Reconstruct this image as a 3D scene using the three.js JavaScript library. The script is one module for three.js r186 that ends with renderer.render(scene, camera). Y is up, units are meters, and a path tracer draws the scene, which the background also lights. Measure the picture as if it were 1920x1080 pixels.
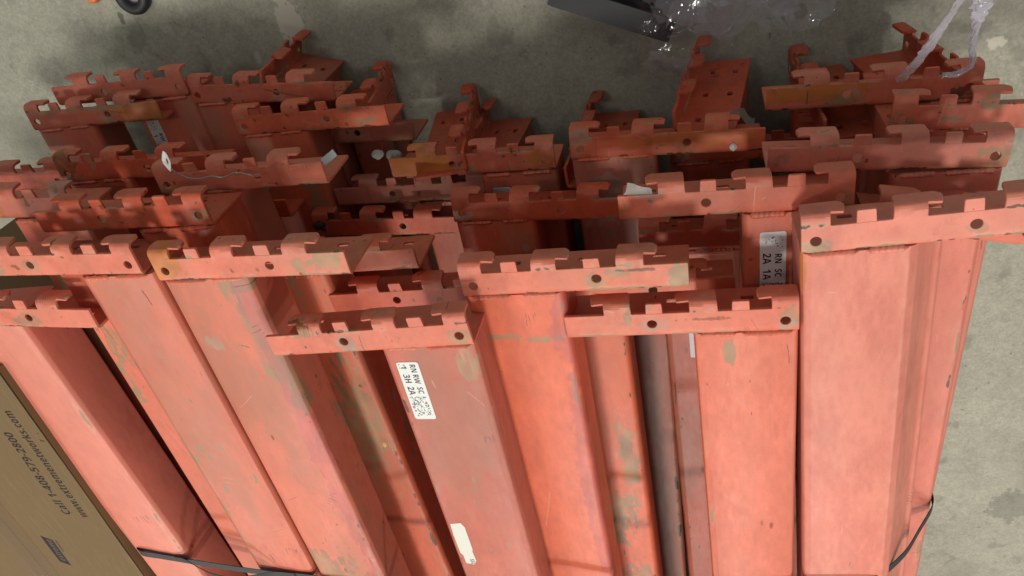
import * as THREE from 'three';
import { toCreasedNormals, mergeGeometries } from 'three/addons/utils/BufferGeometryUtils.js';
import { RectAreaLightUniformsLib } from 'three/addons/lights/RectAreaLightUniformsLib.js';

// ------------------------------------------------------------------ camera, light, exposure
const scene = new THREE.Scene();
scene.background = new THREE.Color(0.24, 0.25, 0.24);           // dim air of the hall
const camera = new THREE.PerspectiveCamera(41.64, 16 / 9, 0.02, 60);
camera.position.set(0, 1.11, 0);
camera.up.set(-0.05267, -0.58683, 0.80799);                        // the phone is held upside down
camera.lookAt(0.25661, 1.11 - 0.78990, -0.55697);
const renderer = new THREE.WebGLRenderer({ antialias: true });
renderer.toneMapping = THREE.LinearToneMapping;
renderer.toneMappingExposure = 1.05;
renderer.shadowMap.enabled = true;
RectAreaLightUniformsLib.init();

// ceiling lamps of the hall: [x, z, width, depth, intensity]
const LAMPS = [
  [0.6, -1.45, 0.55, 0.55, 108], [3.6, -2.0, 0.9, 0.45, 52], [-3.6, -1.8, 0.9, 0.45, 58],
  [0.3, -6.2, 1.2, 0.6, 85], [-4.6, -6.2, 1.2, 0.6, 75], [4.8, -6.2, 1.2, 0.6, 60], [1.6, 1.8, 0.9, 0.45, 8],
];
const LAMP_Y = 5.4;

// ------------------------------------------------------------------ helpers
function rng(seed) { let s = (seed * 2654435761) >>> 0; return () => { s = (s + 0x6D2B79F5) >>> 0; let t = s; t = Math.imul(t ^ (t >>> 15), t | 1); t ^= t + Math.imul(t ^ (t >>> 7), t | 61); return ((t ^ (t >>> 14)) >>> 0) / 4294967296; }; }
const LAT = new Float32Array(65536); { const r = rng(77); for (let i = 0; i < 65536; i++) LAT[i] = r(); }
function vn(x, y) {
  const xi = Math.floor(x), yi = Math.floor(y); let fx = x - xi, fy = y - yi;
  fx = fx * fx * (3 - 2 * fx); fy = fy * fy * (3 - 2 * fy);
  const a = xi & 255, b = (xi + 1) & 255, c = (yi & 255) << 8, d = ((yi + 1) & 255) << 8;
  const p = LAT[a | c], q = LAT[b | c], r = LAT[a | d], s = LAT[b | d];
  return p + (q - p) * fx + (r - p) * fy + (p - q - r + s) * fx * fy;
}
const fb2 = (x, y) => vn(x, y) * 0.64 + vn(x * 2.13 + 31.7, y * 2.13 + 11.3) * 0.36;
const fb4 = (x, y) => vn(x, y) * 0.5 + vn(x * 2.07 + 17.1, y * 2.07 + 5.3) * 0.26 + vn(x * 4.3 + 3.7, y * 4.3 + 41.9) * 0.15 + vn(x * 8.9 + 53.1, y * 8.9 + 9.2) * 0.09;
const sst = (a, b, x) => { const t = Math.min(1, Math.max(0, (x - a) / (b - a))); return t * t * (3 - 2 * t); };
const used = {};
function numbered(n) { const k = used[n] = (used[n] ?? -1) + 1; return k ? `${n}_${String(k).padStart(3, '0')}` : n; }
function tag(o, label, category, group) { o.userData.label = label; if (category) o.userData.category = category; if (group) o.userData.group = group; return o; }
function mesh(name, geo, mat, parent = scene) { const m = new THREE.Mesh(geo, mat); m.name = numbered(name); m.castShadow = m.receiveShadow = true; parent.add(m); return m; }
function thing(name, pos, label, category, group) { const g = new THREE.Group(); g.name = numbered(name); g.position.set(...pos); scene.add(g); return tag(g, label, category, group); }
function dataTex(data, w, h, srgb = true, wrap = THREE.RepeatWrapping) {
  const t = new THREE.DataTexture(data, w, h, THREE.RGBAFormat); t.magFilter = THREE.LinearFilter; t.minFilter = THREE.LinearMipmapLinearFilter; t.generateMipmaps = true;
  t.wrapS = t.wrapT = wrap; if (srgb) t.colorSpace = THREE.SRGBColorSpace; t.needsUpdate = true; return t;
}

// ------------------------------------------------------------------ paint
// base colours of the sprayed orange paint, as it is (sRGB)
const PAINT = {
  orange: [206, 97, 66], salmon: [204, 102, 78], pink: [208, 114, 96], dull: [178, 90, 72], red: [190, 78, 50], brick: [182, 76, 52], dusty: [168, 92, 76], amber: [198, 92, 40],
};
const MARK = { bare: [148, 124, 94], rust: [122, 66, 28], ochre: [186, 112, 46], dark: [62, 54, 44], pale: [218, 196, 178], grey: [150, 140, 126], chalk: [214, 148, 128], violet: [168, 84, 96], yellow: [226, 186, 60] };
// o: base, fade (chalky bleaching), bare (worn to grey), rust, scr (scratches), marks [kind, x, y, rx, ry, strength]
function paintTex(seed, W, H, mw, mh, o, stretch = 1) {
  const r = rng(seed), d = new Uint8Array(W * H * 4), ox = r() * 200, oy = r() * 200;
  const [br, bg, bb] = PAINT[o.base], fade = o.fade ?? 0.4, bare = o.bare ?? 0.2, rust = o.rust ?? 0.3, dust = o.dust ?? 0.25;
  const marks = o.marks || [];
  for (let j = 0; j < H; j++) for (let i = 0; i < W; i++) {
    const x = (i + 0.5) / W * mw, y = (j + 0.5) / H * mh, X = x + ox, Y = y / stretch + oy;
    const n1 = fb4(X * 9, Y * 9), n2 = fb2(X * 55, Y * 55), n3 = fb2(X * 210, Y * 170), g = r() - 0.5;
    let k = 1 + 0.13 * (n1 - 0.5) + 0.1 * (n2 - 0.5) + 0.1 * (n3 - 0.5) + 0.06 * g;
    let R = br * k, G = bg * k, B = bb * k;
    const mix = (c, t) => { R += (c[0] - R) * t; G += (c[1] - G) * t; B += (c[2] - B) * t; };
    mix(MARK.chalk, fade * 0.5 * (0.35 + 0.65 * sst(0.4, 0.62, fb4(X * 5 + 40, Y * 4 + 7) + 0.2 * (n2 - 0.5) + 0.2 * (n3 - 0.5))));
    mix([146, 106, 86], dust * 0.75 * sst(0.42, 0.66, fb4(X * 14 + 90, Y * 10 + 60) * 0.75 + n3 * 0.25));
    let q = fb4(X * 17 + 11, Y * 11 + 77) + 0.24 * (fb2(X * 130, Y * 110) - 0.5), ew = 0;
    if (o.bends) for (const [c, wd, am] of o.bends) { const t = (y - c) / wd; ew += am * Math.exp(-t * t); }
    if (o.crest) for (const [c, wd, am] of o.crest) { const t = (x - c) / wd; ew += am * Math.exp(-t * t); }
    const en = fb2(X * 34 + 3, Y * 34 + 8) * 0.6 + fb2(X * 150, Y * 120) * 0.4;
    mix(MARK.pale, 0.3 * ew * sst(0.45, 0.75, en)); mix(MARK.bare, 0.8 * sst(0.98 - ew * 0.42, 1.02 - ew * 0.42, en)); mix(MARK.dark, 0.75 * sst(1.06 - ew * 0.42, 1.1 - ew * 0.42, fb2(X * 46 + 13, Y * 60 + 28) * 0.6 + fb2(X * 190, Y * 190) * 0.4));
    if (bare > 0) mix(MARK.bare, 0.85 * sst(0.866 - bare * 0.28, 0.88 - bare * 0.28, q) * (0.45 + 0.55 * sst(0.3, 0.5, fb2(X * 170 + 4, Y * 140))));
    const rs = fb2(X * 95 + 5, Y * 95 + 63) * 0.7 + fb2(X * 24, Y * 20 + 30) * 0.3;
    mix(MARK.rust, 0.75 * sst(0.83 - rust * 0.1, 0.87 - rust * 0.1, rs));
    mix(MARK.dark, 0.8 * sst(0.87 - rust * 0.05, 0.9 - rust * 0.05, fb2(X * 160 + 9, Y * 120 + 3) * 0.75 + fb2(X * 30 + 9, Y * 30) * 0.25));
    mix(MARK.pale, 0.6 * sst(0.9, 0.93, fb2(X * 140 + 70, Y * 120 + 33) * 0.8 + n1 * 0.2));
    for (const m of marks) {
      const dx = (x - m[1]) / m[3], dy = (y - m[2]) / m[4];
      if (dx * dx + dy * dy > 3) continue;
      const e = Math.sqrt(dx * dx + dy * dy) * 0.9 + 1.5 * (fb4(x * 44 + m[1] * 99, Y * 40) - 0.5) + 0.9 * (n3 - 0.5);
      mix(MARK[m[0]].map((v) => v * (0.82 + 0.36 * n2)), (m[5] ?? 0.8) * sst(0.98, 0.84, e) * (0.5 + 0.5 * sst(0.28, 0.46, fb2(x * 190 + m[2] * 50, Y * 150))));
    }
    const p = (j * W + i) * 4; d[p] = R; d[p + 1] = G; d[p + 2] = B; d[p + 3] = 255;
  }
  const ns = Math.round((o.scr ?? 14) * mh * mw / 0.075);
  const line = (x, y, a, len, c, al, wd) => {
    for (let t = 0; t < len; t++) {
      x += Math.cos(a); y += Math.sin(a); a += (r() - 0.5) * 0.04; if (r() < 0.1) continue;
      const f = Math.min(1, t / 4, (len - t) / 6);
      for (let w = 0; w < wd; w++) { const xi = (x + w) | 0, yi = y | 0; if (xi < 0 || yi < 0 || xi >= W || yi >= H) continue; const p = (yi * W + xi) * 4; for (let q = 0; q < 3; q++) d[p + q] += (c[q] - d[p + q]) * al * f; }
    }
  };
  for (let s = 0; s < ns; s++) {
    const x = r() * W, y = r() * H, a = r() < 0.6 ? 1.45 + r() * 0.3 : r() * 3.1, k = r(), c = k < 0.42 ? MARK.dark : k < 0.62 ? MARK.grey : MARK.chalk, al = 0.4 + r() * 0.55, ppm = W / mw;
    if (r() < 0.2) { const n = 3 + r() * 7, sp = (0.0015 + r() * 0.003) * ppm; for (let i = 0; i < n; i++) line(x + i * sp * Math.sin(a) + r() * 4, y - i * sp * Math.cos(a) + r() * 6, a + (r() - 0.5) * 0.12, (0.004 + r() * 0.018) * ppm, c, al * 0.8, 1); }
    else line(x, y, a, (0.005 + r() * r() * r() * 0.12) * ppm, c, al, r() < 0.45 ? 2 : 1);
  }
  return dataTex(d, W, H, true, THREE.MirroredRepeatWrapping);
}
// shared roughness and relief of the paint
const paintRough = (() => { const n = 512, d = new Uint8Array(n * n * 4); for (let j = 0; j < n; j++) for (let i = 0; i < n; i++) { const v = 172 + 44 * (fb4(i / 32, j / 32) - 0.5) + 26 * (fb2(i / 5, j / 5) - 0.5); const p = (j * n + i) * 4; d[p] = d[p + 1] = d[p + 2] = Math.max(90, Math.min(235, v)); d[p + 3] = 255; } return dataTex(d, n, n, false, THREE.MirroredRepeatWrapping); })();
const paintBump = (() => { const n = 512, d = new Uint8Array(n * n * 4); for (let j = 0; j < n; j++) for (let i = 0; i < n; i++) { const v = 128 + 150 * (fb4(i / 60, j / 60) - 0.5) + 50 * (fb2(i / 4, j / 4) - 0.5); const p = (j * n + i) * 4; d[p] = d[p + 1] = d[p + 2] = Math.max(0, Math.min(255, v)); d[p + 3] = 255; } return dataTex(d, n, n, false, THREE.MirroredRepeatWrapping); })();
function paintMat(map) { return new THREE.MeshStandardMaterial({ map, roughness: 0.72, roughnessMap: paintRough, bumpMap: paintBump, bumpScale: 0.00022, side: THREE.DoubleSide }); }

// ------------------------------------------------------------------ rack beam
const L = 0.228, TH = 0.004;
const S1 = 0.066, R1 = 0.006, S2 = S1 + R1 * Math.PI / 2, WB = 0.034, S3 = S2 + WB - R1, R2 = 0.008, S4 = S3 + R2 * Math.PI / 2, S5 = S4 + 0.013;
const sW = (w) => S2 + w - R1;                                       // pattern coordinate of a point of the top flange
const SN = sW(0.0295), AP = S1 + R1;                                  // notch root; depth of the end plate
function rounded(pts) {                                             // [x, y, radius] corners to a Shape
  const s = new THREE.Shape(), n = pts.length;
  for (let i = 0; i < n; i++) {
    const [x, y, r = 0] = pts[i], a = pts[(i + n - 1) % n], b = pts[(i + 1) % n];
    const da = Math.hypot(a[0] - x, a[1] - y), db = Math.hypot(b[0] - x, b[1] - y), t = Math.min(r, da / 2, db / 2);
    const p = [x + (a[0] - x) / da * t, y + (a[1] - y) / da * t], q = [x + (b[0] - x) / db * t, y + (b[1] - y) / db * t];
    if (i) s.lineTo(...p); else s.moveTo(...p);
    if (t > 0) s.quadraticCurveTo(x, y, ...q);
  }
  s.closePath(); return s;
}
function slotHole(x, y, w, h, r) { const s = rounded([[x - w / 2, y - h / 2, r], [x - w / 2, y + h / 2, r], [x + w / 2, y + h / 2, r], [x + w / 2, y - h / 2, r]]); return new THREE.Path(s.getPoints(4)); }
function sliceY(pos, cuts) {                                         // split every triangle at the lines y = cut
  let tris = []; for (let i = 0; i < pos.count; i += 3) tris.push([0, 1, 2].map((k) => [pos.getX(i + k), pos.getY(i + k), pos.getZ(i + k)]));
  for (const c of cuts) {
    const out = [];
    for (const t of tris) {
      const sd = t.map((v) => v[1] - c);
      if (sd.every((v) => v <= 1e-7) || sd.every((v) => v >= -1e-7)) { out.push(t); continue; }
      const lo = [], hi = [];
      for (let k = 0; k < 3; k++) {
        const a = t[k], b = t[(k + 1) % 3], da = sd[k], db = sd[(k + 1) % 3];
        if (da <= 0) lo.push(a); if (da >= 0) hi.push(a);
        if (da * db < 0) { const u = da / (da - db), m = [a[0] + (b[0] - a[0]) * u, c, a[2] + (b[2] - a[2]) * u]; lo.push(m); hi.push(m); }
      }
      for (const pg of [lo, hi]) for (let k = 1; k + 1 < pg.length; k++) out.push([pg[0], pg[k], pg[k + 1]]);
    }
    tris = out;
  }
  return tris;
}
function bend(s, n) {                                                // pattern (s, depth) to (v up, w out)
  if (s < S1) return [-R1 - (S1 - s), n];
  if (s < S2) { const f = (s - S1) / R1; return [-R1 + (R1 - n) * Math.sin(f), R1 - (R1 - n) * Math.cos(f)]; }
  if (s < S3) return [-n, R1 + s - S2];
  if (s < S4) { const f = (s - S3) / R2; return [-R2 + (R2 - n) * Math.cos(f), WB + (R2 - n) * Math.sin(f)]; }
  return [-R2 - (s - S4), WB + R2 - n];
}
const HOOKS = [[0, 0.115], [0.335, 0.45], [0.7, 0.822]];
function connectorGeo(seed, sx, dent, nh = 3) {
  const LC = nh === 3 ? L : 0.64 * L;
  const r = rng(seed), j = () => (r() - 0.5) * 0.0012;
  const P = [[0, 0, 0.002], [LC, 0, 0.002], [LC, SN, 0.001]];
  for (let k = nh - 1; k >= 0; k--) {
    const a = HOOKS[k][0] * L + (k ? j() : 0), b = HOOKS[k][1] * L + j(), lug = 0.0135 + j(), sl = S3 + 0.0085 + j();
    P.push([b, SN, 0.0012], [b, sl, 0.0016], [b + lug - 0.002, sl - 0.0012, 0.001], [b + lug, S5 - 0.006, 0.002], [b + lug - 0.005, S5, 0.003]);
    P.push([a + 0.002, S5, 0.003]);
    if (k) P.push([a, SN, 0.0012]);
  }
  const shape = rounded(P);
  const hole = (u, w) => { const p = new THREE.Path(); p.absarc(u * L, sW(w), 0.0049, 0, Math.PI * 2, true); shape.holes.push(p); };
  hole(0.06, 0.0145); if (nh === 3) hole(0.615, 0.0165);
  for (const u of nh === 3 ? [0.2, 0.535, 0.87] : [0.2, 0.5]) for (const s of [0.017, 0.047]) shape.holes.push(slotHole(u * L, s, 0.013, 0.0062, 0.0012));
  const eg = new THREE.ExtrudeGeometry(shape, { depth: TH - 0.0009, bevelEnabled: true, bevelThickness: 0.00045, bevelSize: 0.00045, bevelOffset: -0.00045, bevelSegments: 1, curveSegments: 9 });
  const cuts = []; for (let i = 0; i <= 4; i++) cuts.push(S1 + (S2 - S1) * i / 4); for (let i = 0; i <= 6; i++) cuts.push(S3 + (S4 - S3) * i / 6); cuts.push(S1 * 0.5);
  const src = eg.index ? eg.toNonIndexed() : eg;
  const tris = sliceY(src.attributes.position, cuts);
  const pos = [], uv = [];
  const tw = (r() - 0.5) * dent, bow = (r() - 0.5) * dent;
  const put = (u, s, n) => {
    const [v, w] = bend(s, n), f = u / L - 0.3;
    const kx = HOOKS.findIndex(([a]) => u > a * L - 0.004 && u < a * L + 0.05), hk = s > S3 ? Math.sin(kx * 4.1 + seed * 1.7) * dent * 0.5 * (s - S3) / 0.02 : 0;
    pos.push(sx * u, v + tw * f * 1.2 + bow * f * f * 2, w + hk + tw * f * 0.6); uv.push(u / 0.24, s / 0.16);
  };
  for (const t of tris) for (const k of sx < 0 ? [0, 2, 1] : [0, 1, 2]) put(t[k][0], t[k][1], TH - 0.00045 - t[k][2]);
  // flat tongues between the hooks
  for (const [a, b] of [[0.205, 0.275], [0.567, 0.638]].slice(0, nh - 1)) {
    const u0 = a * L + j(), u1 = b * L + j(), s0 = sW(0.029), s1 = sW(0.0412 + j());
    const g = new THREE.ExtrudeGeometry(rounded([[u0, s0], [u1, s0], [u1 - 0.0006, s1, 0.0016], [u0 + 0.0004, s1, 0.0016]]), { depth: TH - 0.0013, bevelEnabled: true, bevelThickness: 0.0004, bevelSize: 0.0004, bevelOffset: -0.0004, bevelSegments: 1, curveSegments: 3 });
    const gp = (g.index ? g.toNonIndexed() : g).attributes.position, lift = (r() - 0.35) * 0.0025;
    for (let i = 0; i < gp.count; i += 3) for (const k of sx < 0 ? [0, 2, 1] : [0, 1, 2]) {
      const u = gp.getX(i + k), s = gp.getY(i + k), n = TH - 0.0006 - gp.getZ(i + k), f = u / L - 0.3, w = s - S2 + R1;
      pos.push(sx * u, -n + lift * (w - 0.029) / 0.012 + tw * f * 1.2 + bow * f * f * 2, w + tw * f * 0.6); uv.push(u / 0.24, s / 0.16);
    }
  }
  let g = new THREE.BufferGeometry();
  g.setAttribute('position', new THREE.Float32BufferAttribute(pos, 3)); g.setAttribute('uv', new THREE.Float32BufferAttribute(uv, 2));
  g.computeVertexNormals(); g = toCreasedNormals(g, 0.5); return g;
}
const BLEN = 2.4;
function beamGeo(sx, off, W, T, step) {
  // closed outline in (u, v), clockwise from the start side of the top; step = [width, drop] of a ledge on the far side, or on the near side when negative
  const rr = 0.009; let o;
  if (step && step[2]) o = [[off, -0.003, rr], [off + W, -0.003, rr], [off + W + step[0] * 0.8, -0.003 - step[1], 0.003], [off + W + step[0], -0.004 - step[1], 0.006], [off + W + step[0], -0.003 - T, rr], [off, -0.003 - T, rr]];
  else if (!step) o = [[off, -0.003, rr], [off + W, -0.003, rr], [off + W, -0.003 - T, rr], [off, -0.003 - T, rr]];
  else if (step[0] > 0) o = [[off, -0.003, rr], [off + W, -0.003, rr], [off + W, -0.003 - step[1], 0.004], [off + W + step[0], -0.003 - step[1], rr * 0.8], [off + W + step[0], -0.003 - T, rr], [off, -0.003 - T, rr]];
  else o = [[off, -0.003, rr], [off + W, -0.003, rr], [off + W, -0.003 - T, rr], [off + step[0], -0.003 - T, rr], [off + step[0], -0.003 - step[1], rr * 0.8], [off, -0.003 - step[1], 0.004]];
  const sh = rounded(o), pts = sh.getPoints(6); if (pts[0].distanceTo(pts[pts.length - 1]) < 1e-6) pts.pop();
  // begin the unrolled map on the upper left
  const n = pts.length, pos = [], uv = []; let p = 0; const per = [0];
  for (let i = 0; i < n; i++) { p += pts[i].distanceTo(pts[(i + 1) % n]); per.push(p); }
  const zs = [-0.0006, -0.35, -0.8, -BLEN];
  for (let i = 0; i < n; i++) for (let k = 0; k + 1 < zs.length; k++) {
    const a = pts[i], b = pts[(i + 1) % n], q = [[a, zs[k], per[i]], [b, zs[k], per[i + 1]], [b, zs[k + 1], per[i + 1]], [a, zs[k + 1], per[i]]];
    for (const m of sx > 0 ? [0, 2, 1, 0, 3, 2] : [0, 1, 2, 0, 2, 3]) { const [c, z, u] = q[m]; pos.push(sx * c.x, c.y, z); uv.push(u / 0.36, -z / 0.66); }
  }
  const cap = new THREE.ShapeGeometry(sh, 6).toNonIndexed(), cp = cap.attributes.position;
  for (const z of [zs[0], -BLEN]) for (let i = 0; i < cp.count; i++) { pos.push(sx * cp.getX(i), cp.getY(i), z); uv.push(cp.getX(i) / 0.36, 0.01); }
  let g = new THREE.BufferGeometry(); g.setAttribute('position', new THREE.Float32BufferAttribute(pos, 3)); g.setAttribute('uv', new THREE.Float32BufferAttribute(uv, 2));
  g.computeVertexNormals(); return toCreasedNormals(g, 0.6);
}
function bead(r, from, to, n, rad) {                                 // a lumpy bead from one point to another
  const A = new THREE.Vector3(...from), Bv = new THREE.Vector3(...to), c = new THREE.LineCurve3(A, Bv), g = new THREE.TubeGeometry(c, n, rad, 7), p = g.attributes.position, ax = Bv.clone().sub(A), len = ax.length(); ax.normalize();
  const k0 = r() * 90, k1 = r() * 90;
  for (let i = 0; i < p.count; i++) {
    const v = new THREE.Vector3().fromBufferAttribute(p, i).sub(A), t = v.dot(ax), o = v.clone().addScaledVector(ax, -t);
    const k = 0.72 + 0.22 * Math.abs(Math.sin(t * 620 + k0)) + 0.6 * fb2(t * 160 + k1, 3) - 0.15, e = Math.min(1, t / 0.004, (len - t) / 0.004);
    o.multiplyScalar(k * Math.max(0.25, e)); const q = A.clone().addScaledVector(ax, t).add(o); p.setXYZ(i, q.x, q.y, q.z);
  }
  g.computeVertexNormals(); return g;
}
function weldGeo(seed, sx, off, W, T) {                              // uneven beads round the joint of tube and plate
  const r = rng(seed + 500);
  return mergeGeometries([bead(r, [sx * (off + 0.006), -0.0034, -0.0016], [sx * (off + W * (0.45 + r() * 0.1)), -0.0032, -0.0018], 60, 0.0031), bead(r, [sx * (off + W * 0.58), -0.0034, -0.0016], [sx * (off + W - 0.006), -0.0034, -0.0016], 50, 0.0031), bead(r, [sx * (off + W - 0.0002), -0.012, -0.0014], [sx * (off + W - 0.0002), -T + 0.006, -0.0014], 50, 0.0028)]);
}
const beamTexShared = {};
function rackBeam(seed, s) {
  // s: p start corner [x, y, z], cy yaw of the connector, by yaw of the tube (degrees), mir, roll, W, T, off, step, paint, tube paint, label
  const sx = s.mir ? 1 : -1, W = s.W ?? 0.104, T = s.T ?? 0.066, off = s.off ?? 0.001;
  const g = thing('rack_beam', s.p, s.label, 'rack beam', 'orange steel rack beams stacked in the bundle'); g.userData.kind = 'thing';
  const by = THREE.MathUtils.degToRad(s.by ?? s.cy * 0.4), cy = s.roll ? by : THREE.MathUtils.degToRad(s.cy);
  g.rotation.set(0, by, THREE.MathUtils.degToRad(s.roll ?? 0), 'YXZ');
  const hr = rng(seed * 3 + 1), rings = [];                           // rubbed grey patches where pins have sat in the holes
  for (const [u, w] of [[0.06, 0.0145], [0.615, 0.0165]]) if (hr() < 0.65) rings.push([hr() < 0.5 ? 'bare' : 'grey', u * L + (hr() - 0.5) * 0.006, sW(w) - 0.003 + (hr() - 0.5) * 0.005, 0.008 + hr() * 0.006, 0.006 + hr() * 0.004, 0.35 + hr() * 0.4]);
  const cm = paintMat(paintTex(seed, 480, 320, 0.24, 0.16, { rust: 0.85, scr: 26, bends: [[0.0715, 0.0045, 1.12], [0.1, 0.004, 0.9], [0.118, 0.006, 0.7], [0.136, 0.004, 0.85]], ...s.paint, marks: [...rings, ...(s.paint.marks || [])] }));
  let bm;
  if (s.tube) bm = paintMat(paintTex(seed + 900, 512, 920, 0.36, 0.66, { scr: 12, rust: 0.1, crest: [[0, 0.004, 0.5 * (s.wear ?? 0.9)], [W, 0.005, 0.62 * (s.wear ?? 0.9)], [W + (s.step ? 0.04 : 0), 0.004, 0.5 * (s.wear ?? 0.9)]], ...s.paint, marks: [], ...s.tube }, 2.2));
  else { const k = s.paint.base; bm = beamTexShared[k] ||= paintMat(paintTex(k.length * 7 + 300, 320, 600, 0.36, 0.66, { base: k, bare: 0.5, rust: 0.4, dust: 0.7, fade: 0.3 }, 2)); }
  mesh('beam_tube', beamGeo(sx, off, W, T, s.step), bm, g);
  const c = mesh('end_connector', connectorGeo(seed, sx, s.dent ?? 0.0014, s.nh), cm, g); c.rotation.y = cy - by;
  mesh('weld_bead', weldGeo(seed, sx, off, W, T), cm, g);
  return g;
}
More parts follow.
